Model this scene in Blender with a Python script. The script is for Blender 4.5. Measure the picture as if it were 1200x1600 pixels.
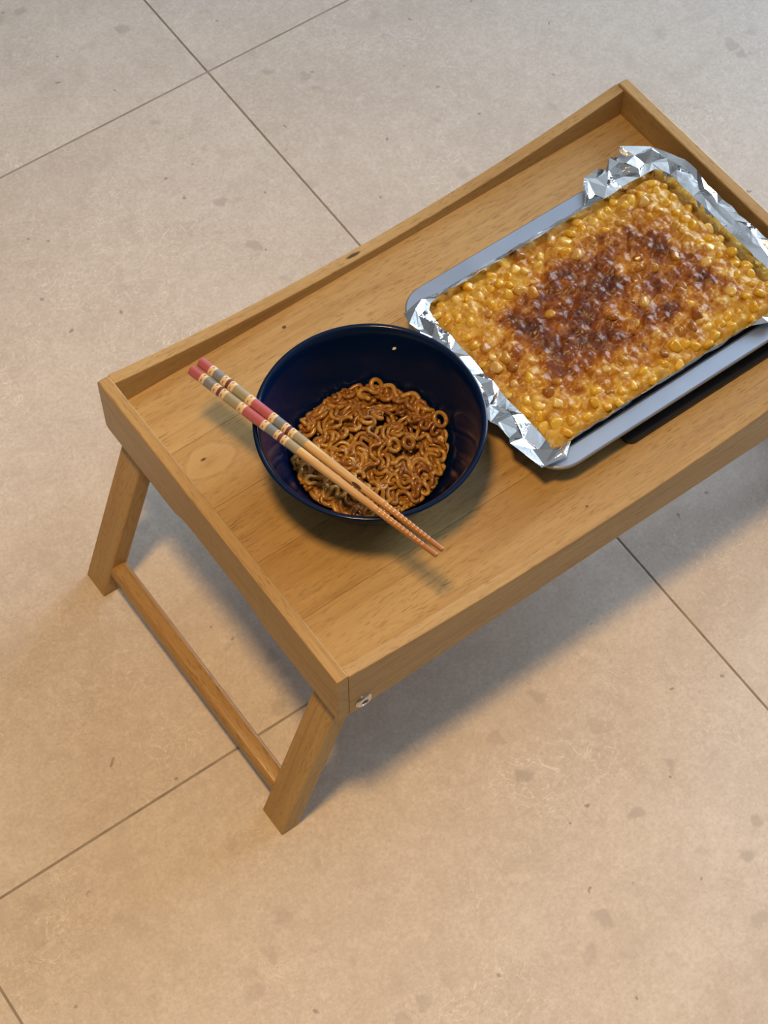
import bpy, bmesh, math, random
from mathutils import Vector, Matrix, noise

# ------------------------------------------------------------------ reset
for o in list(bpy.data.objects):
    bpy.data.objects.remove(o, do_unlink=True)
scene = bpy.context.scene
COL = scene.collection
random.seed(7)

# ------------------------------------------------------------------ camera
CAM_POS = (-0.31633, -0.48236, 1.42610)
YAW, PITCH, ROLL = -0.633833, 0.532401, 0.003870
cd = bpy.data.cameras.new('camera')
cam = bpy.data.objects.new('camera', cd)
COL.objects.link(cam)
cam.matrix_world = (Matrix.Translation(CAM_POS) @ Matrix.Rotation(YAW, 4, 'Z')
                    @ Matrix.Rotation(PITCH, 4, 'X') @ Matrix.Rotation(ROLL, 4, 'Z'))
cd.sensor_fit = 'VERTICAL'
cd.sensor_height = 24.0
cd.sensor_width = 18.0
cd.lens = 24.0 * 3132.745 / 1600.0
cd.clip_start = 0.02
scene.camera = cam

# ------------------------------------------------------------------ world, lights, exposure
world = bpy.data.worlds.new('world')
scene.world = world
world.use_nodes = True
wn = world.node_tree.nodes['Background']
wn.inputs['Color'].default_value = (0.80, 0.90, 1.0, 1)
wn.inputs['Strength'].default_value = 0.8

def area(name, loc, target, sx, sy, energy, color, shape='RECTANGLE'):
    ld = bpy.data.lights.new(name, 'AREA')
    ld.shape = shape
    ld.size = sx
    if shape in ('RECTANGLE', 'ELLIPSE'):
        ld.size_y = sy
    ld.energy = energy
    ld.color = color
    lo = bpy.data.objects.new(name, ld)
    COL.objects.link(lo)
    d = Vector(target) - Vector(loc)
    lo.location = loc
    lo.rotation_euler = d.to_track_quat('-Z', 'Y').to_euler()
    return lo

# room: the tray stands on the floor of a plain room, its window beyond the far end of the tray
RX0, RX1, RY0, RY1, RZC = -1.9, 3.0, -1.7, 2.3, 2.55
WIN_Y0, WIN_Y1, WIN_Z0, WIN_Z1 = -0.50, 1.70, 0.06, 2.35
# daylight entering through that window
area('window_daylight', (RX1 + 0.16, (WIN_Y0 + WIN_Y1) / 2, (WIN_Z0 + WIN_Z1) / 2), (0.0, (WIN_Y0 + WIN_Y1) / 2, (WIN_Z0 + WIN_Z1) / 2),
     WIN_Y1 - WIN_Y0, WIN_Z1 - WIN_Z0, 142.0, (0.67, 0.82, 1.0))
# warm recessed ceiling downlight a little to the left of the tray
sd = bpy.data.lights.new('ceiling_downlight', 'SPOT')
sd.energy = 176.0
sd.color = (1.0, 0.61, 0.23)
sd.spot_size = math.radians(62)
sd.spot_blend = 1.0
sd.shadow_soft_size = 0.15
so = bpy.data.objects.new('ceiling_downlight', sd)
COL.objects.link(so)
so.location = (-0.30, -0.10, RZC - 0.06)

scene.view_settings.view_transform = 'Standard'
scene.view_settings.look = 'None'
scene.view_settings.gamma = 1.0
scene.view_settings.use_curve_mapping = False
scene.view_settings.exposure = 0.0

# ------------------------------------------------------------------ helpers
def finish(name, bm, mat=None, parent=None, smooth=False, angle=None):
    me = bpy.data.meshes.new(name)
    bmesh.ops.recalc_face_normals(bm, faces=bm.faces[:])
    if smooth:
        for f in bm.faces:
            f.smooth = True
        if angle is not None:
            for e in bm.edges:
                if len(e.link_faces) == 2 and e.calc_face_angle(0) > angle:
                    e.smooth = False
    bm.to_mesh(me)
    bm.free()
    if mat:
        me.materials.append(mat)
    o = bpy.data.objects.new(name, me)
    COL.objects.link(o)
    if parent:
        o.parent = parent
    return o

def empty(name, loc):
    o = bpy.data.objects.new(name, None)
    o.empty_display_size = 0.02
    o.location = loc
    COL.objects.link(o)
    return o

def tag(o, label=None, cat=None, group=None, kind=None):
    if label: o['label'] = label
    if cat: o['category'] = cat
    if group: o['group'] = group
    if kind: o['kind'] = kind
    return o

def set_parent(o, p):
    o.parent = p
    o.matrix_parent_inverse = Matrix.Translation(-Vector(p.location))

def bevel_all(bm, w, seg=2, ang=0.5):
    es = [e for e in bm.edges if len(e.link_faces) == 2 and e.calc_face_angle(0) > ang]
    bmesh.ops.bevel(bm, geom=es, offset=w, segments=seg, affect='EDGES', profile=0.5)

def box_bm(x0, x1, y0, y1, z0, z1, bev=0.001):
    bm = bmesh.new()
    bmesh.ops.create_cube(bm, size=1.0)
    for v in bm.verts:
        v.co = Vector(((x0 + x1) / 2 + v.co.x * (x1 - x0), (y0 + y1) / 2 + v.co.y * (y1 - y0),
                       (z0 + z1) / 2 + v.co.z * (z1 - z0)))
    if bev:
        bevel_all(bm, bev)
    return bm

def extrude_profile(poly, axis, a, b, bev=0.0008, ang=0.6):
    """poly: list of (h, z); axis 'x' -> h is y and it runs a..b in x; 'y' -> h is x, runs in y."""
    bm = bmesh.new()
    def P(h, z, s):
        return (s, h, z) if axis == 'x' else (h, s, z)
    A = [bm.verts.new(P(h, z, a)) for h, z in poly]
    B = [bm.verts.new(P(h, z, b)) for h, z in poly]
    n = len(poly)
    for i in range(n):
        bm.faces.new((A[i], A[(i + 1) % n], B[(i + 1) % n], B[i]))
    bm.faces.new(A)
    bm.faces.new(list(reversed(B)))
    if bev:
        bmesh.ops.recalc_face_normals(bm, faces=bm.faces[:])
        bevel_all(bm, bev, 2, ang)
    return bm

def lathe(profile, n=96):
    bm = bmesh.new()
    rings = []
    for r, z in profile:
        if r < 1e-6:
            rings.append([bm.verts.new((0, 0, z))])
        else:
            rings.append([bm.verts.new((r * math.cos(2 * math.pi * k / n), r * math.sin(2 * math.pi * k / n), z)) for k in range(n)])
    for a, b in zip(rings[:-1], rings[1:]):
        for k in range(n):
            k2 = (k + 1) % n
            if len(a) == 1 and len(b) == 1:
                continue
            if len(a) == 1:
                bm.faces.new((a[0], b[k], b[k2]))
            elif len(b) == 1:
                bm.faces.new((a[k], b[0], a[k2]))
            else:
                bm.faces.new((a[k], b[k], b[k2], a[k2]))
    return bm

# ------------------------------------------------------------------ node helpers
class N:
    def __init__(self, name):
        self.m = bpy.data.materials.new(name)
        self.m.use_nodes = True
        self.t = self.m.node_tree
        self.b = self.t.nodes['Principled BSDF']
    def n(self, typ, **kw):
        nd = self.t.nodes.new(typ)
        for k, v in kw.items():
            if k.startswith('i_'):
                nd.inputs[k[2:].replace('_', ' ')].default_value = v
            else:
                setattr(nd, k, v)
        return nd
    def l(self, a, b):
        self.t.links.new(a, b)
    def ramp(self, fac, stops, interp='LINEAR'):
        r = self.t.nodes.new('ShaderNodeValToRGB')
        cr = r.color_ramp
        cr.interpolation = interp
        while len(cr.elements) > 1:
            cr.elements.remove(cr.elements[-1])
        for i, (p, c) in enumerate(stops):
            e = cr.elements[0] if i == 0 else cr.elements.new(p)
            e.position = p
            e.color = (c[0], c[1], c[2], 1) if not isinstance(c, (int, float)) else (c, c, c, 1)
        self.l(fac, r.inputs['Fac'])
        return r.outputs['Color']
    def mix(self, fac, a, b, mode='MIX'):
        m = self.t.nodes.new('ShaderNodeMix')
        m.data_type = 'RGBA'
        m.blend_type = mode
        for s, v in ((0, fac), (6, a), (7, b)):
            if isinstance(v, (int, float)):
                m.inputs[s].default_value = v
            elif isinstance(v, tuple):
                m.inputs[s].default_value = (v[0], v[1], v[2], 1)
            else:
                self.l(v, m.inputs[s])
        return m.outputs[2]
    def math(self, op, a, b=None, c=None, clamp=False):
        m = self.t.nodes.new('ShaderNodeMath')
        m.operation = op
        m.use_clamp = clamp
        for i, v in enumerate((a, b, c)):
            if v is None: continue
            if isinstance(v, (int, float)): m.inputs[i].default_value = v
            else: self.l(v, m.inputs[i])
        return m.outputs[0]
    def mapping(self, vec, scale=(1, 1, 1), loc=(0, 0, 0), rot=(0, 0, 0)):
        mp = self.t.nodes.new('ShaderNodeMapping')
        mp.inputs['Scale'].default_value = scale
        mp.inputs['Rotation'].default_value = rot
        if isinstance(loc, tuple): mp.inputs['Location'].default_value = loc
        else: self.l(loc, mp.inputs['Location'])
        self.l(vec, mp.inputs['Vector'])
        return mp.outputs['Vector']
    def noise(self, vec, scale, detail=4, rough=0.5, dist=0.0):
        nz = self.n('ShaderNodeTexNoise')
        nz.inputs['Scale'].default_value = scale
        nz.inputs['Detail'].default_value = detail
        nz.inputs['Roughness'].default_value = rough
        nz.inputs['Distortion'].default_value = dist
        self.l(vec, nz.inputs['Vector'])
        return nz.outputs['Fac']
    def bump(self, h, strength, dist):
        b = self.n('ShaderNodeBump')
        b.inputs['Strength'].default_value = strength
        b.inputs['Distance'].default_value = dist
        self.l(h, b.inputs['Height'])
        self.l(b.outputs['Normal'], self.b.inputs['Normal'])
        return b
    def set(self, **kw):
        for k, v in kw.items():
            k = k.replace('_', ' ')
            if isinstance(v, tuple): self.b.inputs[k].default_value = (v[0], v[1], v[2], 1)
            elif isinstance(v, (int, float)): self.b.inputs[k].default_value = v
            else: self.l(v, self.b.inputs[k])

def obj_vec(w, rand=True, amount=7.0):
    tc = w.n('ShaderNodeTexCoord')
    if not rand:
        return tc.outputs['Object']
    oi = w.n('ShaderNodeObjectInfo')
    c = w.n('ShaderNodeCombineXYZ')
    w.l(w.math('MULTIPLY', oi.outputs['Random'], amount), c.inputs['X'])
    w.l(w.math('MULTIPLY', oi.outputs['Random'], amount * 1.7), c.inputs['Y'])
    w.l(w.math('MULTIPLY', oi.outputs['Random'], amount * 0.6), c.inputs['Z'])
    va = w.n('ShaderNodeVectorMath')
    w.l(tc.outputs['Object'], va.inputs[0])
    w.l(c.outputs[0], va.inputs[1])
    return va.outputs[0]

def wood(name, axis, light, mid, dark, knots=(), tilt=0.0, rough=0.42):
    """grain runs along axis ('x','y','z')."""
    w = N(name)
    v = obj_vec(w)
    if tilt:
        v = w.mapping(v, rot=(0, tilt, 0))
    lo, hi = 1.0, 9.0
    sc = {'x': (lo, hi, hi), 'y': (hi, lo, hi), 'z': (hi, hi, lo)}[axis]
    broad = w.noise(w.mapping(v, sc), 5.0, 5, 0.55, 0.6)
    fine = w.noise(w.mapping(v, tuple(s * (2.0 if s == hi else 1.6) for s in sc)), 22.0, 4, 0.6, 0.2)
    pore_sc = tuple(900.0 if s == hi else 110.0 for s in sc)
    pores = w.noise(w.mapping(v, pore_sc), 1.0, 2, 0.5)
    patch = w.noise(v, 26.0, 2, 0.5)
    base = w.ramp(broad, [(0.22, dark), (0.45, mid), (0.70, light)])
    oi_ = w.n('ShaderNodeObjectInfo')
    base = w.mix(w.math('MULTIPLY', oi_.outputs['Random'], 0.45), base, w.ramp(broad, [(0.2, tuple(c * 0.82 for c in dark)), (0.6, mid)]))
    base = w.mix(w.ramp(fine, [(0.35, 0.0), (0.75, 0.55)]), base, mid, 'MIX')
    streak = w.noise(w.mapping(v, tuple(210.0 if s == hi else 6.0 for s in sc)), 1.0, 3, 0.6)
    base = w.mix(w.ramp(streak, [(0.50, 0.0), (0.72, 0.42)]), base, tuple(c * 0.8 for c in dark))
    pmask = w.math('MULTIPLY', w.ramp(pores, [(0.54, 0.0), (0.68, 1.0)]), w.ramp(patch, [(0.30, 0.18), (0.65, 0.62)]))
    col = w.mix(pmask, base, tuple(c * 0.55 for c in dark))
    tc = w.n('ShaderNodeTexCoord')
    for (kx, ky, kz, rx, ry, kind) in knots:
        d = w.n('ShaderNodeVectorMath', operation='SUBTRACT')
        w.l(tc.outputs['Object'], d.inputs[0])
        d.inputs[1].default_value = (kx, ky, kz)
        s = w.n('ShaderNodeVectorMath', operation='MULTIPLY')
        w.l(d.outputs[0], s.inputs[0])
        s.inputs[1].default_value = (1 / rx, 1 / ry, 0.0)
        wob = w.noise(tc.outputs['Object'], 90.0, 2, 0.5)
        ln = w.n('ShaderNodeVectorMath', operation='LENGTH')
        w.l(s.outputs[0], ln.inputs[0])
        r = w.math('ADD', ln.outputs['Value'], w.math('MULTIPLY', w.math('SUBTRACT', wob, 0.5), 0.5 if kind == 'ring' else 0.9))
        if kind == 'ring':
            inside = w.ramp(r, [(0.70, 1.0), (1.0, 0.0)])
            ringc = w.ramp(w.math('MULTIPLY', r, 1.0), [(0.0, dark), (0.10, tuple(c * 0.9 for c in mid)), (0.35, tuple(c * 0.97 for c in light)), (0.70, tuple(c * 1.0 for c in light)), (0.84, tuple(c * 0.66 for c in mid)), (0.95, tuple(c * 0.95 for c in light)), (1.0, mid)])
            col = w.mix(w.math('MULTIPLY', inside, 0.62), col, ringc)
        else:
            m = w.ramp(r, [(0.55, 0.95), (1.0, 0.0)])
            col = w.mix(m, col, tuple(c * 0.18 for c in dark))
    w.set(Base_Color=col, Roughness=w.math('ADD', w.math('MULTIPLY', fine, 0.16), rough - 0.08))
    w.b.inputs['Specular IOR Level'].default_value = 0.4
    w.bump(w.math('SUBTRACT', fine, w.math('MULTIPLY', pmask, 0.8)), 0.12, 0.0006)
    return w.m

def plain(name, col, rough=0.5, metal=0.0, **kw):
    w = N(name)
    w.set(Base_Color=col, Roughness=rough, Metallic=metal)
    for k, v in kw.items():
        w.b.inputs[k.replace('_', ' ')].default_value = v
    return w

WL, WM, WD = (0.510, 0.352, 0.158), (0.455, 0.290, 0.112), (0.360, 0.200, 0.064)
M = {}
M['plank'] = wood('wood_plank', 'x', WL, WM, WD,
                  knots=((0.0370, 0.2115, 0.194, 0.027, 0.0165, 'ring'), (0.0338, 0.2152, 0.194, 0.0030, 0.0013, 'spot'),
                         (0.148, 0.2775, 0.194, 0.0020, 0.0015, 'spot'), (0.2335, 0.021, 0.194, 0.0014, 0.0007, 'spot')))
M['rail_x'] = wood('wood_long_rail', 'x', WL, WM, WD,
                   knots=((0.226, 0.2960, 0.204, 0.0075, 0.0018, 'spot'),))
M['rail_y'] = wood('wood_end_rail', 'y', WL, WM, WD)
M['leg'] = wood('wood_leg', 'z', WL, WM, WD, tilt=-0.34)
M['bar'] = wood('wood_crossbar', 'y', (0.47, 0.30, 0.12), (0.39, 0.225, 0.078), (0.27, 0.135, 0.04), rough=0.36)

# ------------------------------------------------------------------ floor: limestone tiles
def stone():
    w = N('limestone_tile')
    v = obj_vec(w, True, 13.0)
    big = w.noise(v, 3.2, 4, 0.6, 0.4)
    midn = w.noise(v, 14.0, 6, 0.65, 0.5)
    fine = w.noise(v, 90.0, 4, 0.65)
    col = w.ramp(big, [(0.30, (0.545, 0.470, 0.400)), (0.55, (0.610, 0.535, 0.460)), (0.75, (0.650, 0.575, 0.500))])
    col = w.mix(w.ramp(midn, [(0.40, 0.0), (0.72, 0.5)]), col, (0.50, 0.425, 0.355))
    col = w.mix(w.ramp(fine, [(0.46, 0.0), (0.72, 0.38)]), col, (0.72, 0.65, 0.58))
    grain = w.noise(v, 330.0, 3, 0.7)
    col = w.mix(w.ramp(grain, [(0.50, 0.0), (0.70, 0.42)]), col, (0.42, 0.355, 0.295))
    col = w.mix(w.ramp(grain, [(0.30, 0.40), (0.46, 0.0)]), col, (0.74, 0.68, 0.60))
    cloud = w.noise(w.mapping(v, (1, 1, 1), (2.2, 8.1, 0.4)), 26.0, 5, 0.7, 0.8)
    col = w.mix(w.ramp(cloud, [(0.52, 0.0), (0.66, 0.38)]), col, (0.47, 0.40, 0.335))
    # wandering pale and dark calcite traces
    tr = w.noise(w.mapping(v, (1, 1, 1), (3.1, 0.7, 0.2)), 38.0, 3, 0.6, 1.6)
    trm = w.math('MULTIPLY', w.ramp(tr, [(0.485, 0.0), (0.50, 1.0), (0.515, 0.0)]), w.ramp(w.noise(v, 9.0, 2, 0.5), [(0.50, 0.0), (0.66, 0.75)]))
    col = w.mix(trm, col, (0.76, 0.70, 0.62))
    tr2 = w.noise(w.mapping(v, (1, 1, 1), (9.1, 4.7, 1.2)), 46.0, 3, 0.6, 1.8)
    trm2 = w.math('MULTIPLY', w.ramp(tr2, [(0.488, 0.0), (0.50, 1.0), (0.512, 0.0)]), w.ramp(w.noise(w.mapping(v, (1, 1, 1), (5, 5, 0)), 7.0, 2, 0.5), [(0.48, 0.0), (0.64, 0.55)]))
    col = w.mix(trm2, col, (0.36, 0.30, 0.25))
    # fossil blobs
    vo = w.n('ShaderNodeTexVoronoi')
    vo.inputs['Scale'].default_value = 42.0
    wv = w.n('ShaderNodeVectorMath', operation='ADD')
    wn_ = w.n('ShaderNodeTexNoise'); wn_.inputs['Scale'].default_value = 60.0
    w.l(v, wn_.inputs['Vector'])
    sc_ = w.n('ShaderNodeVectorMath', operation='SCALE'); sc_.inputs['Scale'].default_value = 0.018
    w.l(wn_.outputs['Color'], sc_.inputs[0])
    w.l(v, wv.inputs[0]); w.l(sc_.outputs[0], wv.inputs[1])
    w.l(wv.outputs[0], vo.inputs['Vector'])
    sepc = w.n('ShaderNodeSeparateColor'); w.l(vo.outputs['Color'], sepc.inputs[0])
    blob = w.math('MULTIPLY', w.ramp(vo.outputs['Distance'], [(0.22, 1.0), (0.34, 0.0)]), w.math('GREATER_THAN', sepc.outputs[0], 0.76))
    zone = w.ramp(w.noise(v, 5.0, 2, 0.5), [(0.46, 0.0), (0.60, 0.62)])
    col = w.mix(w.math('MULTIPLY', blob, zone), col, (0.40, 0.345, 0.295))
    # tiny dark pits
    vp = w.n('ShaderNodeTexVoronoi'); vp.inputs['Scale'].default_value = 75.0
    w.l(wv.outputs[0], vp.inputs['Vector'])
    sp2 = w.n('ShaderNodeSeparateColor'); w.l(vp.outputs['Color'], sp2.inputs[0])
    pit = w.math('MULTIPLY', w.ramp(vp.outputs['Distance'], [(0.10, 1.0), (0.17, 0.0)]), w.math('GREATER_THAN', sp2.outputs[1], 0.93))
    col = w.mix(w.math('MULTIPLY', pit, 0.6), col, (0.20, 0.155, 0.13))
    w.set(Base_Color=col, Roughness=w.math('ADD', w.math('MULTIPLY', midn, 0.2), 0.36))
    w.b.inputs['Specular IOR Level'].default_value = 0.35
    h = w.math('SUBTRACT', w.math('MULTIPLY', fine, 0.35), pit)
    w.bump(h, 0.15, 0.0006)
    return w.m
M['stone'] = stone()
wg = N('grout')
gv = obj_vec(wg, False)
wg.set(Base_Color=wg.ramp(wg.noise(gv, 60, 4), [(0.3, (0.25, 0.21, 0.17)), (0.7, (0.36, 0.305, 0.255))]), Roughness=0.9)
M['grout'] = wg.m

TYAW = -0.0164
TO = Vector((0.33127, 0.68438, 0))
T = 0.6
GAP = 0.0018
floor = finish('floor', box_bm(-2.1, 3.2, -1.9, 2.5, -0.03, -0.0006, 0), M['grout'])
floor.rotation_euler.z = TYAW
tag(floor, 'beige limestone tile floor with thin dark grout lines under the tray', 'floor', kind='structure')
tile_me = None
for i in range(-4, 5):
    for j in range(-4, 3):
        if tile_me is None:
            t = finish('tile', box_bm(-T / 2 + GAP / 2, T / 2 - GAP / 2, -T / 2 + GAP / 2, T / 2 - GAP / 2, -0.010, 0.0, 0.0005), M['stone'], floor)
            tile_me = t.data
        else:
            t = bpy.data.objects.new('tile', tile_me)
            COL.objects.link(t)
            t.parent = floor
        # tile grid origin expressed in the floor's own frame
        lo = Matrix.Rotation(-TYAW, 3, 'Z') @ TO
        t.location = (lo.x + (i + 0.5) * T, lo.y + (j + 0.5) * T, 0)

# ------------------------------------------------------------------ walls, ceiling, window (behind and beside the camera)
ww = N('painted_plaster')
pvv = obj_vec(ww, False)
ww.set(Base_Color=ww.ramp(ww.noise(pvv, 3.0, 3), [(0.3, (0.24, 0.225, 0.205)), (0.7, (0.28, 0.262, 0.24))]), Roughness=0.85)
M['plaster'] = ww.m
M['ceiling_paint'] = plain('white_ceiling_paint', (0.60, 0.60, 0.59), 0.9).m
M['frame'] = plain('white_window_frame', (0.7, 0.7, 0.69), 0.4).m
TW = 0.12
def struct(name, bm, mat, label):
    o = finish(name, bm, mat)
    return tag(o, label, name.split('_')[0], kind='structure')
struct('wall_left', box_bm(RX0 - TW, RX0, RY0 - TW, RY1 + TW, -0.03, RZC, 0), M['plaster'], 'plain pale plaster wall beyond the open legs of the tray')
struct('wall_back', box_bm(RX0, RX1, RY1, RY1 + TW, -0.03, RZC, 0), M['plaster'], 'plain pale plaster wall behind the tray')
struct('wall_front', box_bm(RX0, RX1, RY0 - TW, RY0, -0.03, RZC, 0), M['plaster'], 'plain pale plaster wall facing the front of the tray')
bm = bmesh.new()
for (y0, y1, z0, z1) in ((RY0 - TW, WIN_Y0, -0.03, RZC), (WIN_Y1, RY1 + TW, -0.03, RZC), (WIN_Y0, WIN_Y1, -0.03, WIN_Z0), (WIN_Y0, WIN_Y1, WIN_Z1, RZC)):
    b2 = box_bm(RX1, RX1 + TW, y0, y1, z0, z1, 0)
    me = bpy.data.meshes.new('tmp'); b2.to_mesh(me); b2.free(); bm.from_mesh(me); bpy.data.meshes.remove(me)
struct('wall_right', bm, M['plaster'], 'plain pale plaster wall with the window in it')
struct('ceiling', box_bm(RX0 - TW, RX1 + TW, RY0 - TW, RY1 + TW, RZC, RZC + 0.1, 0), M['ceiling_paint'], 'plain pale ceiling above the tray')
bm = bmesh.new()
fw = 0.05
ym = (WIN_Y0 + WIN_Y1) / 2
for (y0, y1, z0, z1) in ((WIN_Y0, WIN_Y0 + fw, WIN_Z0, WIN_Z1), (WIN_Y1 - fw, WIN_Y1, WIN_Z0, WIN_Z1), (WIN_Y0 + fw, WIN_Y1 - fw, WIN_Z0, WIN_Z0 + fw), (WIN_Y0 + fw, WIN_Y1 - fw, WIN_Z1 - fw, WIN_Z1), (ym - 0.03, ym + 0.03, WIN_Z0 + fw, WIN_Z1 - fw)):
    b2 = box_bm(RX1 + 0.03, RX1 + 0.09, y0, y1, z0, z1, 0)
    me = bpy.data.meshes.new('tmp'); b2.to_mesh(me); b2.free(); bm.from_mesh(me); bpy.data.meshes.remove(me)
struct('window_1', bm, M['frame'], 'white framed window letting daylight onto the tray')

# ------------------------------------------------------------------ bed tray table
L, W_, H, ZB, ZS, TH = 0.4973, 0.3006, 0.2240, 0.1630, 0.1940, 0.0095
tray = empty('bed_tray_table', (L / 2, W_ / 2, 0))
tag(tray, 'pale wooden bed tray table with splayed legs holding bowl and pan', 'tray table')

def part(o, p=None):
    set_parent(o, p or tray)
    return o

# boards of the tray bottom
seams = [TH - 0.003, 0.066, 0.1213, 0.176, 0.2325, W_ - TH + 0.003]
for k in range(5):
    g = 0.00009
    bm = box_bm(TH - 0.003, L - TH + 0.003, seams[k] + (g if k else 0), seams[k + 1] - (g if k < 4 else 0), 0.1875, ZS, 0.00014)
    part(finish('plank', bm, M['plank']))

# long rails: top edge dips in the middle
def long_rail(y0, y1, name):
    poly = [(TH, ZB)]
    top = []
    n = 40
    for k in range(n + 1):
        x = TH + (L - 2 * TH) * k / n
        u = abs(x - L / 2) / (L / 2)
        top.append((x, 0.2035 + 0.0203 * (u ** 2.0)))
    poly = [(TH, ZB), (L - TH, ZB)] + list(reversed(top))
    bm = extrude_profile(poly, 'y', y0, y1, 0.0009, 0.9)
    return part(finish(name, bm, M['rail_x'], smooth=True, angle=0.35))
long_rail(0, TH, 'long_rail')
long_rail(W_ - TH, W_, 'long_rail')

# end rails: finger notch in the lower edge, soft rear corners
def end_rail(x0, x1):
    bm_poly = [(0, ZB), (0.088, ZB)]
    for k in range(0, 13):
        a = k / 12.0
        y = 0.092 + (0.2065 - 0.092) * a
        bm_poly.append((y, ZB + 0.0075 * (1 - (2 * a - 1) ** 6)))
    bm_poly += [(0.2105, ZB), (W_ - 0.003, ZB), (W_, ZB + 0.003), (W_, H - 0.003), (W_ - 0.003, H), (0, H)]
    bm = extrude_profile(bm_poly, 'x', x0, x1, 0.0011, 0.7)
    return part(finish('end_rail', bm, M['rail_y'], smooth=True, angle=0.35))
end_rail(0, TH)
end_rail(L - TH, L)

# legs: foot cut flat on the floor, rounded top round the pivot
K = 0.358
def leg(side, y0, y1):
    hw = 0.0076
    zt, zc = 0.1855, 0.1730
    poly = []
    def X(z): return -0.0405 + K * z
    poly += [(X(0) - hw, 0.0), (X(0) + hw, 0.0)]
    th = math.atan(K)
    rad = hw * math.cos(th)
    for k in range(9):
        a = -th + math.pi * k / 8
        poly.append((X(zc) + rad * math.cos(a), zc + rad * math.sin(a)))
    if side > 0:
        poly = [(L - x, z) for x, z in poly]
    bm = extrude_profile(poly, 'y', y0, y1, 0.0010, 0.7)
    return part(finish('leg', bm, M['leg'] if side < 0 else M['leg_r'], smooth=True, angle=0.35))
M['leg_r'] = wood('wood_leg_far', 'z', WL, WM, WD, tilt=0.34)
LY = [(0.0112, 0.0372), (0.2630, 0.2890)]
for s in (-1, 1):
    for a, b in LY:
        leg(s, a, b)

# crossbars
def crossbar(cx):
    w, h, z = 0.0078, 0.0085, 0.0255
    c = 0.0028
    poly = [(cx - w + c, z - h), (cx + w - c, z - h), (cx + w, z - h + c), (cx + w, z + h - c), (cx + w - c, z + h), (cx - w + c, z + h), (cx - w, z + h - c), (cx - w, z - h + c)]
    bm = extrude_profile(poly, 'y', LY[0][1] - 0.003, LY[1][0] + 0.003, 0.0012, 0.3)
    return part(finish('crossbar', bm, M['bar'], smooth=True, angle=0.5))
crossbar(-0.0300)
crossbar(L + 0.0300)

# pivot bolts on the long rails
mb = plain('bright_steel', (0.62, 0.60, 0.56), 0.22, 1.0).m
md = plain('bolt_socket', (0.02, 0.018, 0.016), 0.6).m
for bx in (0.0212, L - 0.0212):
    for sgn, yy in ((-1, 0.0), (1, W_)):
        bm = lathe([(0, 0.0), (0.0068, 0.0), (0.0068, 0.0008), (0.0061, 0.0018), (0.0048, 0.0023), (0.0030, 0.0024), (0.0026, 0.0012), (0, 0.0010)], 28)
        rotm = Matrix.Rotation(math.pi / 2 * (1 if sgn < 0 else -1), 4, 'X')
        bmesh.ops.transform(bm, matrix=Matrix.Translation((bx, yy - sgn * 0.0002, 0.1722)) @ rotm, verts=bm.verts[:])
        b = part(finish('pivot_bolt', bm, mb, smooth=True, angle=0.6))
        b['label'] = 'small shiny steel pivot bolt'
        bm = lathe([(0, 0.0011), (0.0025, 0.0013), (0.0023, 0.0016), (0, 0.0016)], 6)
        bmesh.ops.transform(bm, matrix=Matrix.Translation((bx, yy - sgn * 0.0002, 0.1722)) @ rotm, verts=bm.verts[:])
        so = finish('bolt_socket', bm, md)
        so.parent = b
        so.matrix_parent_inverse = Matrix.Identity(4)

# ------------------------------------------------------------------ noodle bowl
BC = Vector((0.1255, 0.1355, ZS))
RIM = 0.0702
wb = N('navy_glaze')
bv = obj_vec(wb, False)
wb.set(Base_Color=wb.ramp(wb.noise(bv, 25, 3), [(0.3, (0.0005, 0.0065, 0.034)), (0.7, (0.0007, 0.0080, 0.044))]), Roughness=0.16)
wb.b.inputs['Specular IOR Level'].default_value = 0.28
wb.b.inputs['Coat Weight'].default_value = 0.04
wb.b.inputs['Coat Roughness'].default_value = 0.08
prof = [(0, 0.006), (0.030, 0.006), (0.032, 0.0), (0.036, 0.0), (0.038, 0.004), (0.050, 0.013), (0.061, 0.0275), (0.0705, 0.047), (0.0775, 0.0655), (0.0797, 0.0682),
        (0.0815, 0.0690), (0.0812, RIM - 0.0004), (0.0800, RIM), (0.0785, RIM - 0.0003), (0.0772, RIM - 0.002), (0.0745, 0.0625), (0.0675, 0.046), (0.0580, 0.0285), (0.0470, 0.0155), (0.034, 0.0105), (0, 0.0095)]
bowl = finish('noodle_bowl', lathe(prof, 128), wb.m, smooth=True, angle=0.9)
bowl.location = BC
tag(bowl, 'round navy blue ceramic bowl filled with saucy noodles', 'bowl')

def bowl_r(z):      # inner radius at height z above the bowl's foot
    pts = [(0.0105, 0.034), (0.0155, 0.047), (0.0285, 0.058), (0.046, 0.0675), (0.0625, 0.0745)]
    for (z0, r0), (z1, r1) in zip(pts[:-1], pts[1:]):
        if z <= z1:
            return r0 + (r1 - r0) * (z - z0) / (z1 - z0)
    return 0.0745

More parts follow.
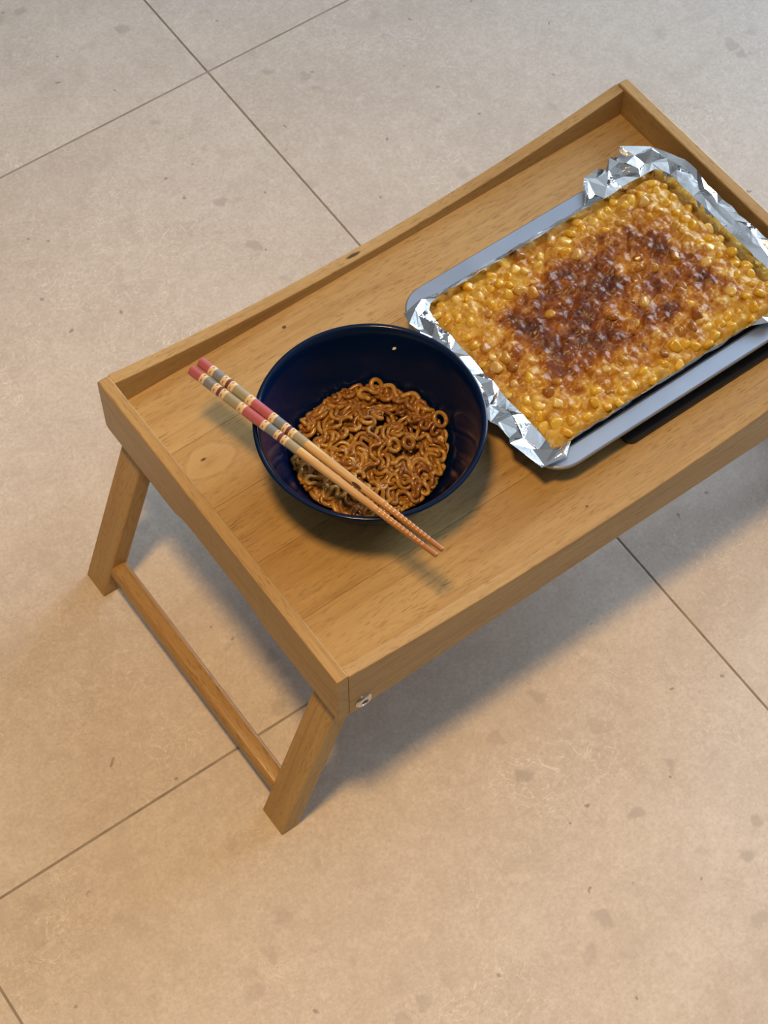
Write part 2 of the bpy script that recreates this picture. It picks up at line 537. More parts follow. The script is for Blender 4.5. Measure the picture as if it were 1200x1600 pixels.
# noodles
wo = N('sauced_noodle')
nv = obj_vec(wo, True, 3.0)
oi = wo.n('ShaderNodeObjectInfo')
nc = wo.ramp(wo.math('ADD', wo.math('MULTIPLY', wo.noise(nv, 120, 3, 0.6), 0.75), wo.math('MULTIPLY', oi.outputs['Random'], 0.3)),
             [(0.30, (0.175, 0.054, 0.007)), (0.48, (0.29, 0.118, 0.014)), (0.66, (0.42, 0.215, 0.034)), (0.90, (0.57, 0.37, 0.105))])
wo.set(Base_Color=nc, Roughness=0.24)
wo.b.inputs['Coat Weight'].default_value = 0.12
wo.b.inputs['Coat Roughness'].default_value = 0.12
wo.b.inputs['Subsurface Weight'].default_value = 0.12
wo.b.inputs['Subsurface Radius'].default_value = (0.004, 0.0015, 0.0005)
wo.bump(wo.noise(nv, 260, 2), 0.05, 0.0003)
M['noodle'] = wo.m
wsx = N('red_brown_sauce')
sv = obj_vec(wsx, False)
wsx.set(Base_Color=wsx.ramp(wsx.noise(sv, 90, 3), [(0.3, (0.05, 0.009, 0.002)), (0.7, (0.10, 0.022, 0.004))]), Roughness=0.25)
M['sauce'] = wsx.m

serving = empty('noodle_serving', BC + Vector((0, 0, 0.012)))
tag(serving, 'curly orange brown noodles in glossy sauce inside navy bowl', 'noodles')

def tube_bm(pts, rad, sides=7, flat=0.82):
    bm = bmesh.new()
    rings = []
    up = Vector((0, 0, 1))
    n = len(pts)
    for i, p in enumerate(pts):
        t = (pts[min(i + 1, n - 1)] - pts[max(i - 1, 0)])
        if t.length < 1e-9: t = Vector((1, 0, 0))
        t.normalize()
        s = t.cross(up)
        if s.length < 1e-4: s = Vector((1, 0, 0))
        s.normalize()
        u = s.cross(t)
        rr = rad * (0.75 if i in (0, n - 1) else 1.0)
        rings.append([bm.verts.new(p + rr * (math.cos(2 * math.pi * k / sides) * s + flat * math.sin(2 * math.pi * k / sides) * u)) for k in range(sides)])
    for a, b in zip(rings[:-1], rings[1:]):
        for k in range(sides):
            bm.faces.new((a[k], a[(k + 1) % sides], b[(k + 1) % sides], b[k]))
    bm.faces.new(rings[0][::-1])
    bm.faces.new(rings[-1])
    return bm

# sauce pool the strands lie in
bm = lathe([(0, 0.019), (0.030, 0.0195), (bowl_r(0.019) - 0.0006, 0.019), (0.040, 0.0125), (0.02, 0.0108), (0, 0.0108)], 48)
for v in bm.verts: v.co += BC
o = finish('sauce', bm, M['sauce'], smooth=True)
set_parent(o, serving)

rn = random.Random(21)
def dome(x, y):
    r = math.hypot(x, y)
    return 0.0385 - 0.0085 * (r / 0.056) ** 2 + 0.0022 * noise.noise((x * 45, y * 45, 3.3))
NR = 0.00170
R0 = 0.0560
def bundle(level, curl, count):
    """two or three neighbouring curly strands that run side by side; lists of world points."""
    a0 = rn.uniform(0, 2 * math.pi)
    r0 = R0 * math.sqrt(rn.uniform(0.0, 0.9))
    x, y = r0 * math.cos(a0), r0 * math.sin(a0)
    hd = rn.uniform(0, 2 * math.pi)
    step = 0.0013
    n = rn.randint(48, 92)
    ph = rn.uniform(0, 6.28)
    wl = rn.uniform(0.016, 0.028)
    drift = rn.uniform(-0.035, 0.035)
    zph = rn.uniform(0, 6.28)
    path = []
    for i in range(n):
        s = i * step
        cur = hd + curl * math.sin(2 * math.pi * s / wl + ph) + 0.25 * math.sin(2 * math.pi * s / (wl * 0.43) + zph)
        hd += drift
        r = math.hypot(x, y)
        if r > R0 * 0.86:                      # bend back along the wall
            tang = math.atan2(y, x) + math.pi / 2
            dlt = (tang - hd + math.pi) % (2 * math.pi) - math.pi
            if abs(dlt) > math.pi / 2:
                dlt = (tang + math.pi - hd + math.pi) % (2 * math.pi) - math.pi
            hd += 0.22 * dlt + (0.05 if dlt >= 0 else -0.05)
        x += step * math.cos(cur)
        y += step * math.sin(cur)
        path.append((x, y, cur, s))
    out = []
    for c in range(count):
        off = (c - (count - 1) / 2) * 0.0037
        lz = rn.uniform(-0.0008, 0.0008)
        i0, i1 = rn.randint(0, 8), n - rn.randint(0, 8)
        pts = []
        for (px, py, cur, s) in path[i0:i1]:
            qx, qy = px - math.sin(cur) * off, py + math.cos(cur) * off
            r = math.hypot(qx, qy)
            if r > R0:
                qx *= R0 / r
                qy *= R0 / r
            z = dome(qx, qy) - level + lz + 0.0016 * math.sin(2 * math.pi * s / (wl * 0.8) + zph + c)
            z = max(z, 0.0205)
            lim = bowl_r(z - NR) - NR - 0.0010
            r = math.hypot(qx, qy)
            f = min(1.0, lim / max(r, 1e-6))
            pts.append(BC + Vector((qx * f, qy * f, z)))
        out.append(pts)
    return out
strands = []
for k in range(20): strands += bundle(rn.uniform(0.007, 0.011), rn.uniform(0.5, 1.1), 3)
for k in range(22): strands += bundle(rn.uniform(0.0035, 0.006), rn.uniform(0.6, 1.4), 2)
for k in range(20): strands += bundle(rn.uniform(0.0, 0.003), rn.uniform(0.7, 1.5), 2)
for k in range(14): strands += bundle(rn.uniform(-0.0028, -0.0006), rn.uniform(0.9, 1.7), 1)
# little raised rings at the edge of the heap
for (ax, ay, rr, zz) in ((0.0345, 0.0400, 0.0040, 0.0325), (0.0525, -0.0125, 0.0046, 0.0365), (0.012, -0.012, 0.0038, 0.0400), (0.0215, -0.0165, 0.0036, 0.0396), (-0.047, 0.010, 0.0060, 0.029)):
    c = BC + Vector((ax, ay, zz))
    ph = rn.uniform(0, 6)
    tl = rn.uniform(0.3, 0.8)
    pts = []
    for i in range(28):
        a = ph + 2 * math.pi * 1.15 * i / 27
        rad = rr * (1 - 0.10 * i / 27)
        pts.append(c + Vector((rad * math.cos(a), rad * math.sin(a), rad * math.sin(a) * tl + 0.0012 * i / 27)))
    strands.append(pts)
for pts in strands:
    o = finish('noodle', tube_bm(pts, NR * rn.uniform(0.88, 1.12)), M['noodle'], smooth=True)
    set_parent(o, serving)

# pale crumb stuck to the far wall inside the bowl
bm = bmesh.new()
bmesh.ops.create_icosphere(bm, subdivisions=2, radius=1.0)
for v in bm.verts:
    v.co = Vector((v.co.x * 0.0017, v.co.y * 0.0012, v.co.z * 0.0009)) * (1 + 0.2 * noise.noise(v.co * 2))
crumb = finish('sesame_crumb', bm, plain('pale_crumb', (0.62, 0.56, 0.45), 0.6).m, smooth=True)
ca = math.radians(40)
cr = bowl_r(0.056) - 0.0006
crumb.location = BC + Vector((cr * math.cos(ca), cr * math.sin(ca), 0.056))
tag(crumb, 'tiny pale crumb stuck on the inner wall of the navy bowl', 'crumb')

# ------------------------------------------------------------------ chopsticks
def chop_mat(dark_mark=None):
    w = N('painted_chopstick')
    tc = w.n('ShaderNodeTexCoord')
    sp = w.n('ShaderNodeSeparateXYZ')
    w.l(tc.outputs['Object'], sp.inputs[0])
    u = w.math('DIVIDE', sp.outputs['X'], 0.2255)
    PK, CR, GB, MR, OL = (0.42, 0.105, 0.12), (0.72, 0.55, 0.33), (0.20, 0.215, 0.23), (0.15, 0.045, 0.05), (0.33, 0.29, 0.19)
    N1, N2, N3 = (0.66, 0.45, 0.20), (0.60, 0.34, 0.11), (0.42, 0.16, 0.035)
    st = [(0.0, PK), (0.046, CR), (0.066, GB), (0.098, CR), (0.118, MR), (0.130, CR), (0.150, OL), (0.205, CR), (0.228, PK),
          (0.303, CR), (0.323, GB), (0.356, CR), (0.374, MR), (0.386, CR), (0.404, OL), (0.452, N1)]
    bands = w.ramp(u, st, 'CONSTANT')
    # natural wood part, getting redder towards the tip
    nat = w.ramp(u, [(0.45, N1), (0.62, N1), (0.74, N2), (0.86, N3), (1.0, (0.36, 0.12, 0.03))])
    grain = w.noise(w.mapping(tc.outputs['Object'], (14, 260, 260)), 1.0, 4, 0.6)
    nat = w.mix(w.ramp(grain, [(0.42, 0.0), (0.72, 0.75)]), nat, (0.34, 0.15, 0.035))
    col = w.mix(w.math('GREATER_THAN', u, 0.452), bands, nat)
    # tiny dashes on the cream bands
    an = w.math('ARCTAN2', sp.outputs['Y'], sp.outputs['Z'])
    dash = w.math('GREATER_THAN', w.math('SINE', w.math('MULTIPLY', an, 5.0)), 0.15)
    inb = None
    for a in (0.052, 0.106, 0.136, 0.213, 0.309, 0.362, 0.391):
        m = w.math('LESS_THAN', w.math('ABSOLUTE', w.math('SUBTRACT', u, a + 0.004)), 0.0028)
        inb = m if inb is None else w.math('MAXIMUM', inb, m)
    col = w.mix(w.math('MULTIPLY', w.math('MULTIPLY', dash, inb), 0.85), col, (0.30, 0.13, 0.05))
    # paint wear
    wear = w.ramp(w.noise(tc.outputs['Object'], 420, 3, 0.6), [(0.62, 0.0), (0.72, 0.35)])
    col = w.mix(w.math('MULTIPLY', wear, w.math('LESS_THAN', u, 0.452)), col, (0.62, 0.44, 0.26))
    if dark_mark:  # small dark mark on one side of the stick
        dv = w.n('ShaderNodeVectorMath', operation='SUBTRACT')
        w.l(tc.outputs['Object'], dv.inputs[0]); dv.inputs[1].default_value = dark_mark
        sv_ = w.n('ShaderNodeVectorMath', operation='MULTIPLY')
        w.l(dv.outputs[0], sv_.inputs[0]); sv_.inputs[1].default_value = (1 / 0.0055, 1 / 0.0016, 1 / 0.0016)
        le = w.n('ShaderNodeVectorMath', operation='LENGTH'); w.l(sv_.outputs[0], le.inputs[0])
        col = w.mix(w.ramp(w.math('ADD', le.outputs['Value'], w.math('MULTIPLY', grain, 0.3)), [(0.95, 0.92), (1.15, 0.0)]), col, (0.035, 0.012, 0.010))
    w.set(Base_Color=col, Roughness=0.33)
    w.b.inputs['Coat Weight'].default_value = 0.3
    w.b.inputs['Coat Roughness'].default_value = 0.2
    w.bump(grain, 0.15, 0.0003)
    return w.m
M['chop'] = chop_mat()
def chopstick(p0, p1, ribs, mat):
    Ln = 0.2255
    prof = [(0.0, 0.0), (0.0028, 0.0), (0.00365, 0.0007)]
    st = [0.01, 0.05, 0.10, 0.14, 0.17]
    def rad(x):
        u = x / Ln
        return 0.00385 - 0.0020 * max(0.0, (u - 0.30) / 0.70) ** 1.05
    out = [(0.0, 0.0), (rad(0) - 0.0008, 0.0), (rad(0) - 0.0001, 0.0007)]
    x = 0.004
    while x < Ln - 0.0012:
        r = rad(x)
        if ribs and 0.172 < x < 0.214:
            k = (x - 0.172) / 0.0034
            r -= 0.00024 * (1 if (k % 1.0) < 0.34 else 0)
            out.append((r, x)); x += 0.00057
        else:
            out.append((r, x)); x += 0.005 if x < 0.166 else 0.0016
    out += [(rad(Ln) , Ln - 0.0008), (rad(Ln) - 0.0006, Ln), (0, Ln)]
    bm = lathe(out, 24)
    # rounded square handle melting into a round tip
    for v in bm.verts:
        a = math.atan2(v.co.y, v.co.x)
        u = max(0.0, 1 - v.co.z / (Ln * 0.6))
        f = 1 + 0.055 * u * math.cos(4 * (a - math.pi / 4)) * -1
        v.co.x *= f; v.co.y *= f
    bmesh.ops.transform(bm, matrix=Matrix.Rotation(math.pi / 2, 4, 'Y'), verts=bm.verts[:])
    o = finish('chopstick', bm, mat, smooth=True, angle=0.7)
    d = Vector(p1) - Vector(p0)
    o.location = p0
    o.rotation_mode = 'QUATERNION'
    o.rotation_quaternion = d.to_track_quat('X', 'Z')
    return o
ZC = ZS + RIM + 0.0036
c1 = chopstick((0.0467, 0.2400, ZC + 0.0008), (0.0968, 0.0203, ZC - 0.0012), True, M['chop'])
tag(c1, 'painted pink and grey chopstick on bowl rim, farther from the noodles', 'chopstick', 'pair of chopsticks laid across the bowl')
c2 = chopstick((0.0556, 0.2418, ZC + 0.0008), (0.1024, 0.0216, ZC - 0.0012), True, chop_mat((0.150, -0.0022, 0.0016)))
tag(c2, 'painted pink and grey chopstick on bowl rim, nearer the heap of noodles', 'chopstick', 'pair of chopsticks laid across the bowl')

# ------------------------------------------------------------------ trivet and baking pan
def rrect(x0, x1, y0, y1, r, seg=8, step=0.0):
    """counter-clockwise rounded rectangle outline, optionally resampled along its straight runs."""
    pts = []
    for cx, cy, a0 in ((x1 - r, y0 + r, -90), (x1 - r, y1 - r, 0), (x0 + r, y1 - r, 90), (x0 + r, y0 + r, 180)):
        for k in range(seg + 1):
            a = math.radians(a0 + 90 * k / seg)
            pts.append((cx + r * math.cos(a), cy + r * math.sin(a)))
    if step:
        out = []
        for (ax, ay), (bx, by) in zip(pts, pts[1:] + pts[:1]):
            n = max(1, int(round(math.hypot(bx - ax, by - ay) / step)))
            for k in range(n):
                out.append((ax + (bx - ax) * k / n, ay + (by - ay) * k / n))
        pts = out
    return pts

def rings_bm(rings, cap0=True, cap1=True):
    bm = bmesh.new()
    vs = [[bm.verts.new(p) for p in r] for r in rings]
    n = len(vs[0])
    for a, b in zip(vs[:-1], vs[1:]):
        for k in range(n):
            bm.faces.new((a[k], a[(k + 1) % n], b[(k + 1) % n], b[k]))
    if cap0: bm.faces.new(vs[0][::-1])
    if cap1: bm.faces.new(vs[-1])
    return bm

TZ = 0.0052
def trv(ins, z): return [(x, y, z) for x, y in rrect(0.2895 + ins, 0.4760 - ins, 0.0415 + ins, 0.226 - ins, 0.007 - ins)]
bm = rings_bm([trv(0.0008, ZS), trv(0, ZS + 0.0008), trv(0, ZS + TZ - 0.0010), trv(0.0009, ZS + TZ)])
wt = N('black_rubber')
tv = obj_vec(wt, False)
wt.set(Base_Color=wt.ramp(wt.noise(tv, 80, 3), [(0.3, (0.008, 0.008, 0.010)), (0.7, (0.014, 0.014, 0.017))]), Roughness=0.5)
trivet = finish('trivet', bm, wt.m, smooth=True, angle=0.5)
tag(trivet, 'thin flat black trivet peeking out from under the baking pan', 'trivet')

PX0, PX1, PY0, PY1 = 0.2165, 0.4790, 0.0425, 0.2330
PZ = ZS + TZ + 0.0002            # underside of the pan
RZ = 0.2195                       # top of the rim
def pr(ins, z, r0=0.024):
    return [(x, y, z) for x, y in rrect(PX0 + ins, PX1 - ins, PY0 + ins, PY1 - ins, max(0.006, r0 - ins * 0.6), 10)]
RW = 0.0140
rings = [pr(RW + 0.0070, PZ), pr(RW + 0.0045, PZ + 0.0010), pr(RW + 0.0006, RZ - 0.0022), pr(RW - 0.0010, RZ - 0.0012), pr(0.0012, RZ - 0.0012), pr(0.0006, RZ - 0.0030), pr(0.0, RZ - 0.0030),
         pr(0.0, RZ - 0.0006), pr(0.0008, RZ), pr(RW - 0.0010, RZ), pr(RW + 0.0008, RZ - 0.0012), pr(RW + 0.0052, PZ + 0.0018), pr(RW + 0.0075, PZ + 0.0010)]
wp = N('grey_bakeware')
pv = obj_vec(wp, False)
pn = wp.noise(pv, 900, 2, 0.5)
pb = wp.noise(pv, 30, 3, 0.5)
wp.set(Base_Color=wp.ramp(pb, [(0.3, (0.35, 0.41, 0.51)), (0.7, (0.40, 0.46, 0.57))]), Metallic=0.85, Roughness=wp.math('ADD', wp.math('MULTIPLY', pb, 0.12), 0.36))
wp.bump(pn, 0.08, 0.0003)
pan = finish('baking_pan', rings_bm(rings), wp.m, smooth=True, angle=0.5)
tag(pan, 'shallow grey metal baking pan lined with foil on the wooden tray', 'baking pan')

# ------------------------------------------------------------------ aluminium foil liner
wf = N('aluminium_foil')
fv = obj_vec(wf, False)
f1 = wf.n('ShaderNodeTexVoronoi', feature='DISTANCE_TO_EDGE'); f1.inputs['Scale'].default_value = 190
w2 = wf.n('ShaderNodeVectorMath', operation='ADD')
nn = wf.n('ShaderNodeTexNoise'); nn.inputs['Scale'].default_value = 120
wf.l(fv, nn.inputs['Vector'])
s2 = wf.n('ShaderNodeVectorMath', operation='SCALE'); s2.inputs['Scale'].default_value = 0.012
wf.l(nn.outputs['Color'], s2.inputs[0]); wf.l(fv, w2.inputs[0]); wf.l(s2.outputs[0], w2.inputs[1])
wf.l(w2.outputs[0], f1.inputs['Vector'])
fh = wf.math('ADD', wf.ramp(f1.outputs['Distance'], [(0.0, 0.0), (0.12, 1.0)]), wf.math('MULTIPLY', wf.noise(fv, 260, 2), 0.7))
wf.set(Base_Color=(0.72, 0.73, 0.74), Metallic=1.0, Roughness=0.09)
wf.bump(fh, 0.10, 0.0004)
M['foil'] = wf.m

def smoothstep(a, b, x):
    t = max(0.0, min(1.0, (x - a) / (b - a)))
    return t * t * (3 - 2 * t)

def foil_shape(x, y):
    """outward reach beyond the pan's inner rim edge and height over the rim of the foil's outer edge,
    told by where on the pan's outline we are."""
    reach, up, cr = 0.0005, 0.0010, 0.35
    left = 1 - smoothstep(PX0 + 0.014, PX0 + 0.030, x)
    right = smoothstep(PX1 - 0.034, PX1 - 0.018, x)
    rear = smoothstep(PY1 - 0.030, PY1 - 0.018, y)
    front = 1 - smoothstep(PY0 + 0.018, PY0 + 0.030, y)
    # left end: laid over the rim and a little beyond
    if left > 0:
        w = left * (1 - 0.55 * smoothstep(PY1 - 0.022, PY1 - 0.006, y))
        reach = max(reach, w * (0.0195 + 0.003 * (1 - smoothstep(0.05, 0.12, y))))
        up = max(up, w * 0.0028)
        cr = max(cr, w)
    # rear right corner: stands out past the rim
    rr = smoothstep(0.385, 0.402, x) * rear
    if rr > 0:
        reach = max(reach, rr * 0.0200)
        up = max(up, rr * 0.0040)
        cr = max(cr, rr)
    # right end: climbs the end rail
    if right > 0:
        reach = max(reach, right * 0.0150)
        up = max(up, right * 0.0012)
        cr = max(cr, right * 0.5)
    if front > 0:
        up = max(up, front * 0.0046)
    # front right curl
    fr = smoothstep(0.412, 0.424, x) * front
    if fr > 0:
        reach = max(reach, fr * 0.0065)
        up = max(up, fr * 0.0120)
        cr = max(cr, fr)
    return reach, up, cr

rf = random.Random(5)
inner = rrect(PX0 + RW + 0.001, PX1 - RW - 0.001, PY0 + RW + 0.001, PY1 - RW - 0.001, 0.013, 3, 0.0088)
nI = len(inner)
cxm, cym = (PX0 + PX1) / 2, (PY0 + PY1) / 2
rows = []
prof_t = [(-0.0090, 0.0), (-0.0045, 0.30), (-0.0030, 0.62), (-0.0012, 1.0)]
grid = []
for i in range(nI):
    ax, ay = inner[i - 1]
    bx, by = inner[(i + 1) % nI]
    x, y = inner[i]
    tx, ty = bx - ax, by - ay
    ll = math.hypot(tx, ty)
    nx, ny = ty / ll, -tx / ll           # outward for a ccw outline
    reach, up, cr = foil_shape(x, y)
    frontside = 1 - smoothstep(PY0 + RW, PY0 + RW + 0.004, y)
    ramp_n = noise.noise((x * 60, y * 60, 1.0))
    reach2 = reach * (1 + 0.28 * ramp_n) + 0.0015 * rf.uniform(-1, 1) * cr
    up2 = up * (1 + 0.5 * noise.noise((x * 80, y * 80, 7.0)))
    z0 = PZ + 0.0022
    z1 = RZ + 0.0006
    col = []
    for off, f in prof_t:
        jit = 0.0008 * cr
        rightside = smoothstep(PX1 - RW - 0.006, PX1 - RW - 0.002, x)
        o_ = off - 0.0022 * frontside * (0.4 + f) - 0.0052 * rightside * (1 - f)
        col.append(Vector((x + nx * (o_ + jit * rf.uniform(-1, 1)), y + ny * (o_ + jit * rf.uniform(-1, 1)), z0 + (z1 - z0) * f)))
    for k in (1, 2, 3):
        q = k / 3.0
        rch = reach2 * q - 0.0022 * frontside * (1 - cr)
        zz = z1 + up2 * (q ** 0.8) + 0.0008
        j = 0.0034 * cr if reach > 0.004 else 0.0006
        jx, jy, jz = (rf.uniform(-1, 1) * j for _ in range(3))
        zz = max(zz + jz, z1 + 0.0003)
        px, py = x + nx * rch + jx, y + ny * rch + jy
        px = min(px, L - TH - 0.0012 - 0.0006 * (3 - k))
        col.append(Vector((px, py, zz)))
    grid.append(col)
# pulled-out corner tips of the sheet
def tip(tx, ty, dx, dy, dz, rad):
    for c in grid:
        for k in range(5, 7):
            d_ = math.hypot(c[k].x - tx, c[k].y - ty)
            if d_ < rad:
                w = (1 - d_ / rad) * (k - 4) / 2
                c[k] += Vector((dx, dy, dz)) * w
tip(0.2125, 0.052, -0.004, -0.0055, 0.000, 0.018)
tip(0.452, 0.240, -0.008, 0.006, 0.003, 0.022)
bm = bmesh.new()
V = [[bm.verts.new(p) for p in c] for c in grid]
nk = len(grid[0])
for i in range(nI):
    a, b = V[i], V[(i + 1) % nI]
    for k in range(nk - 1):
        if rf.random() < 0.5:
            bm.faces.new((a[k], b[k], b[k + 1])); bm.faces.new((a[k], b[k + 1], a[k + 1]))
        else:
            bm.faces.new((a[k], b[k], a[k + 1])); bm.faces.new((b[k], b[k + 1], a[k + 1]))
bm.faces.new([V[i][0] for i in range(nI)])
bm.normal_update()
# finer facets
top_edges = [e for e in bm.edges if all(len(f.verts) == 3 for f in e.link_faces) and e.link_faces]
bmesh.ops.subdivide_edges(bm, edges=top_edges, cuts=1, use_grid_fill=True)
for v in bm.verts:
    if v.co.z > RZ - 0.004:
        q = 0.00028
        v.co += Vector((rf.uniform(-q, q), rf.uniform(-q, q), rf.uniform(0, q)))
        v.co.x = min(v.co.x, L - TH - 0.0006)
foil = finish('foil_sheet', bm, M['foil'])
tag(foil, 'crumpled shiny aluminium foil lining the grey baking pan', 'foil')

# ------------------------------------------------------------------ corn gratin
FX0, FX1, FY0, FY1 = PX0 + RW + 0.003, PX1 - RW - 0.0070, PY0 + RW + 0.0068, PY1 - RW - 0.0030
BROWN = [  # world x, y, radius, strength of the toasted patches
    (0.3154, 0.1461, 0.020, 1.0), (0.3204, 0.1760, 0.014, 0.8), (0.3400, 0.1780, 0.013, 0.75), (0.3457, 0.1495, 0.013, 0.9), (0.3610, 0.1494, 0.010, 0.6),
    (0.4036, 0.1706, 0.012, 1.0), (0.4095, 0.1550, 0.011, 0.95), (0.4037, 0.1820, 0.010, 0.7), (0.4211, 0.1130, 0.012, 0.95), (0.4251, 0.1324, 0.011, 0.85), (0.4093, 0.0958, 0.010, 0.6),
    (0.3292, 0.1181, 0.011, 0.9), (0.2828, 0.1129, 0.013, 1.0), (0.2975, 0.1163, 0.012, 0.8), (0.2859, 0.1318, 0.013, 0.8), (0.2854, 0.1500, 0.013, 0.8), (0.2773, 0.1640, 0.010, 0.55),
    (0.3594, 0.1176, 0.010, 0.75), (0.3805, 0.1059, 0.010, 0.75), (0.3881, 0.1370, 0.013, 0.5), (0.3801, 0.1878, 0.010, 0.5), (0.3159, 0.1242, 0.012, 0.85), (0.2997, 0.1720, 0.012, 0.6),
    (0.2660, 0.1000, 0.010, 0.45), (0.2580, 0.1450, 0.010, 0.40), (0.4306, 0.0960, 0.008, 0.45), (0.2478, 0.1175, 0.008, 0.3), (0.2720, 0.0860, 0.008, 0.35), (0.3650, 0.1700, 0.012, 0.6)]
def brown(x, y):
    b = 0.0
    for bx, by, br, s in BROWN:
        d2 = ((x - bx) ** 2 + (y - by) ** 2) / (br * br)
        b = 1 - (1 - b) * (1 - s * 0.75 * math.exp(-d2))
    # everything away from the rim has at least turned amber
    bx, by = (x - 0.342) / 0.112, (y - 0.136) / 0.072
    amber = 0.29 * (1 - smoothstep(0.45, 1.05, math.hypot(bx, by)))
    n = noise.noise((x * 58, y * 72, 0.5)) * 0.65 + noise.noise((x * 140, y * 160, 2.5)) * 0.5
    return max(0.0, min(1.0, amber + b * 0.44 + n * 0.34 + 0.07))

def edge_d(x, y):
    """distance inside the rounded food outline."""
    r = 0.012
    hx, hy = (FX1 - FX0) / 2 - r, (FY1 - FY0) / 2 - r
    qx, qy = abs(x - (FX0 + FX1) / 2) - hx, abs(y - (FY0 + FY1) / 2) - hy
    return r - (math.hypot(max(qx, 0), max(qy, 0)) + min(max(qx, qy), 0))

def lump(x, y):
    h = 0.0
    wx = 0.0022 * noise.noise((x * 90, y * 90, 11.0))
    p = Vector(((x + wx) * 88, (y - wx) * 104, 0.3))
    d = noise.voronoi(p, distance_metric='DISTANCE')[0]
    h += 0.0040 * (max(0.0, 0.66 - d[0]) / 0.66) ** 0.75
    p2 = Vector((x * 210 + 5, y * 210, 1.3))
    d = noise.voronoi(p2, distance_metric='DISTANCE')[0]
    h += 0.0018 * max(0.0, 0.6 - d[0])
    h += 0.0011 * noise.noise((x * 55, y * 55, 9.0)) + 0.0004 * noise.noise((x * 380, y * 380, 4.0))
    return h
def food_z(x, y):
    e = edge_d(x, y)
    base = 0.2160 + 0.0048 * smoothstep(0.0, 0.030, e)
    if e < 0.006:
        base -= 0.0055 * (1 - max(0, e) / 0.006) ** 1.6
    return base + lump(x, y) * smoothstep(-0.001, 0.005, e)

NXg, NYg = 340, 240
bm = bmesh.new()
cl = bm.loops.layers.float_color.new('toast')
vg = {}
bro = {}
for i in range(NXg + 1):
    for j in range(NYg + 1):
        x = FX0 + (FX1 - FX0) * i / NXg
        y = FY0 + (FY1 - FY0) * j / NYg
        # squeeze the square grid into the rounded outline
        e = edge_d(x, y)
        if e < 0:
            cx_, cy_ = (FX0 + FX1) / 2, (FY0 + FY1) / 2
            kx = FX0 + 0.012 if x < cx_ else FX1 - 0.012
            ky = FY0 + 0.012 if y < cy_ else FY1 - 0.012
            dd = math.hypot(x - kx, y - ky)
            x, y = kx + (x - kx) * 0.012 / dd, ky + (y - ky) * 0.012 / dd
        v = bm.verts.new((x, y, food_z(x, y)))
        vg[i, j] = v
        bro[v] = brown(x, y)
for i in range(NXg):
    for j in range(NYg):
        f = bm.faces.new((vg[i, j], vg[i + 1, j], vg[i + 1, j + 1], vg[i, j + 1]))
        for lp in f.loops:
            b = bro[lp.vert]
            lp[cl] = (b, b, b, 1)
# closed skirt and underside
border = [vg[i, 0] for i in range(NXg)] + [vg[NXg, j] for j in range(NYg)] + [vg[i, NYg] for i in range(NXg, 0, -1)] + [vg[0, j] for j in range(NYg, 0, -1)]
low = [bm.verts.new((cxm + (v.co.x - cxm) * 0.96, cym + (v.co.y - cym) * 0.955, PZ + 0.0035)) for v in border]
nb = len(border)
for k in range(nb):
    bm.faces.new((border[k], low[k], low[(k + 1) % nb], border[(k + 1) % nb]))
bm.faces.new(low)

wc = N('toasted_cheese')
at = wc.n('ShaderNodeVertexColor', layer_name='toast')
cv = obj_vec(wc, False)
n1 = wc.noise(cv, 120, 5, 0.6)
n2 = wc.noise(cv, 170, 4, 0.6)
sepa = wc.n('ShaderNodeSeparateColor')
wc.l(at.outputs['Color'], sepa.inputs[0])
tm = wc.math('ADD', sepa.outputs[0], wc.math('MULTIPLY', wc.math('SUBTRACT', n1, 0.5), 0.42), clamp=True)
cc = wc.ramp(tm, [(0.0, (0.55, 0.33, 0.045)), (0.12, (0.48, 0.245, 0.024)), (0.26, (0.37, 0.145, 0.011)), (0.42, (0.25, 0.075, 0.007)), (0.58, (0.150, 0.038, 0.007)), (0.76, (0.080, 0.022, 0.010)), (1.0, (0.048, 0.017, 0.014))])
cream = wc.math('MULTIPLY', wc.ramp(n2, [(0.54, 0.0), (0.60, 0.70)]), wc.ramp(sepa.outputs[0], [(0.12, 1.0), (0.50, 0.18)]))
cc = wc.mix(cream, cc, (0.66, 0.46, 0.17))
char = wc.math('MULTIPLY', wc.ramp(wc.noise(wc.mapping(cv, (1, 1, 1), (3, 1, 0)), 210, 2, 0.5), [(0.66, 0.0), (0.71, 0.85)]), wc.ramp(sepa.outputs[0], [(0.05, 0.25), (0.35, 1.0)]))
cc = wc.mix(char, cc, (0.07, 0.02, 0.012))
wc.set(Base_Color=cc, Roughness=0.34)
wc.b.inputs['Specular IOR Level'].default_value = 0.30
wc.b.inputs['Subsurface Weight'].default_value = 0.04
wc.b.inputs['Subsurface Radius'].default_value = (0.003, 0.0015, 0.0006)
wc.b.inputs['Coat Weight'].default_value = 0.08
wc.b.inputs['Coat Roughness'].default_value = 0.2
wc.bump(wc.math('ADD', n1, wc.math('MULTIPLY', n2, 0.6)), 0.42, 0.0010)
gratin = finish('corn_gratin', bm, wc.m, smooth=True)
tag(gratin, 'baked cheesy corn with browned crust filling the foil lined pan', 'corn bake')

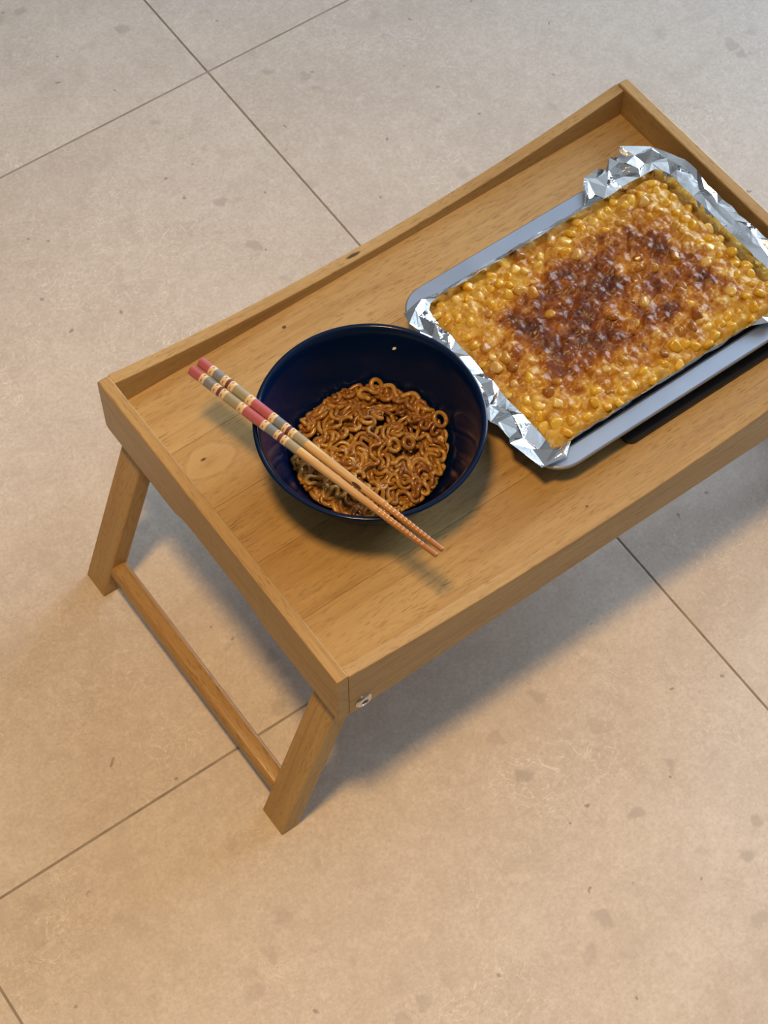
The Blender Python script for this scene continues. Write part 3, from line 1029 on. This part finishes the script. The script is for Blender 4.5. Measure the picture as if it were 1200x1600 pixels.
def corn_mat(name, stops, rough):
    w = N(name)
    oi = w.n('ShaderNodeObjectInfo')
    v = obj_vec(w, True, 5.0)
    c = w.ramp(w.math('ADD', w.math('MULTIPLY', oi.outputs['Random'], 0.8), w.math('MULTIPLY', w.noise(v, 160, 3), 0.35)), stops)
    w.set(Base_Color=c, Roughness=rough)
    w.b.inputs['Subsurface Weight'].default_value = 0.15
    w.b.inputs['Subsurface Radius'].default_value = (0.003, 0.0018, 0.0006)
    w.b.inputs['Coat Weight'].default_value = 0.25
    w.b.inputs['Coat Roughness'].default_value = 0.15
    return w.m
corn_y = corn_mat('yellow_corn', [(0.15, (0.56, 0.29, 0.010)), (0.60, (0.64, 0.37, 0.016)), (0.84, (0.66, 0.43, 0.05)), (1.0, (0.70, 0.52, 0.18))], 0.28)
corn_t = corn_mat('toasted_corn', [(0.15, (0.24, 0.08, 0.009)), (0.5, (0.38, 0.165, 0.016)), (0.8, (0.50, 0.27, 0.04)), (1.0, (0.58, 0.38, 0.12))], 0.30)

def kernel_mesh(seed, mat):
    r = random.Random(seed)
    bm = bmesh.new()
    bmesh.ops.create_uvsphere(bm, u_segments=10, v_segments=7, radius=1.0)
    for v in bm.verts:
        x, y, z = (math.copysign(abs(c) ** 0.72, c) for c in v.co)
        wdt = 1.0 - 0.24 * x                            # narrower towards the germ end
        dent = 0.30 * math.exp(-((x + 0.35) ** 2 * 3 + y * y * 5)) if z > 0 else 0
        n_ = noise.noise(Vector((x, y, z)) * 1.1 + Vector((seed * 3.7, 0, 0)))
        v.co = Vector((x * 1.0, y * 0.80 * wdt, (z - dent) * 0.62)) * (1 + 0.22 * n_)
    me = bpy.data.meshes.new('kernel')
    for f in bm.faces: f.smooth = True
    bm.to_mesh(me); bm.free()
    me.materials.append(mat)
    return me
KY = [kernel_mesh(s, corn_y) for s in range(8)]
KT = [kernel_mesh(s + 9, corn_t) for s in range(8)]
rk = random.Random(3)
placed = []
tries = 0
while len(placed) < 150 and tries < 9000:
    tries += 1
    x, y = rk.uniform(FX0, FX1), rk.uniform(FY0, FY1)
    e = edge_d(x, y)
    if e < 0.0035: continue
    b = brown(x, y)
    keep = 0.95 if e < 0.020 else 0.22
    keep *= max(0.0, 1 - b * 1.7) ** 1.5
    if rk.random() > keep: continue
    s = rk.uniform(0.0040, 0.0055)
    if any((x - a) ** 2 + (y - c) ** 2 < (1.45 * (s + t) / 2 * 1.15) ** 2 for a, c, t in placed): continue
    placed.append((x, y, s))
    me = rk.choice(KY if b < 0.20 else KT)
    o = bpy.data.objects.new('kernel', me)
    COL.objects.link(o)
    o.parent = gratin
    o.location = (x, y, food_z(x, y) + s * rk.uniform(-0.45, -0.02))
    o.rotation_euler = (rk.uniform(-0.9, 0.9), rk.uniform(-0.9, 0.9), rk.uniform(0, 6.28))
    o.scale = (s, s, s)
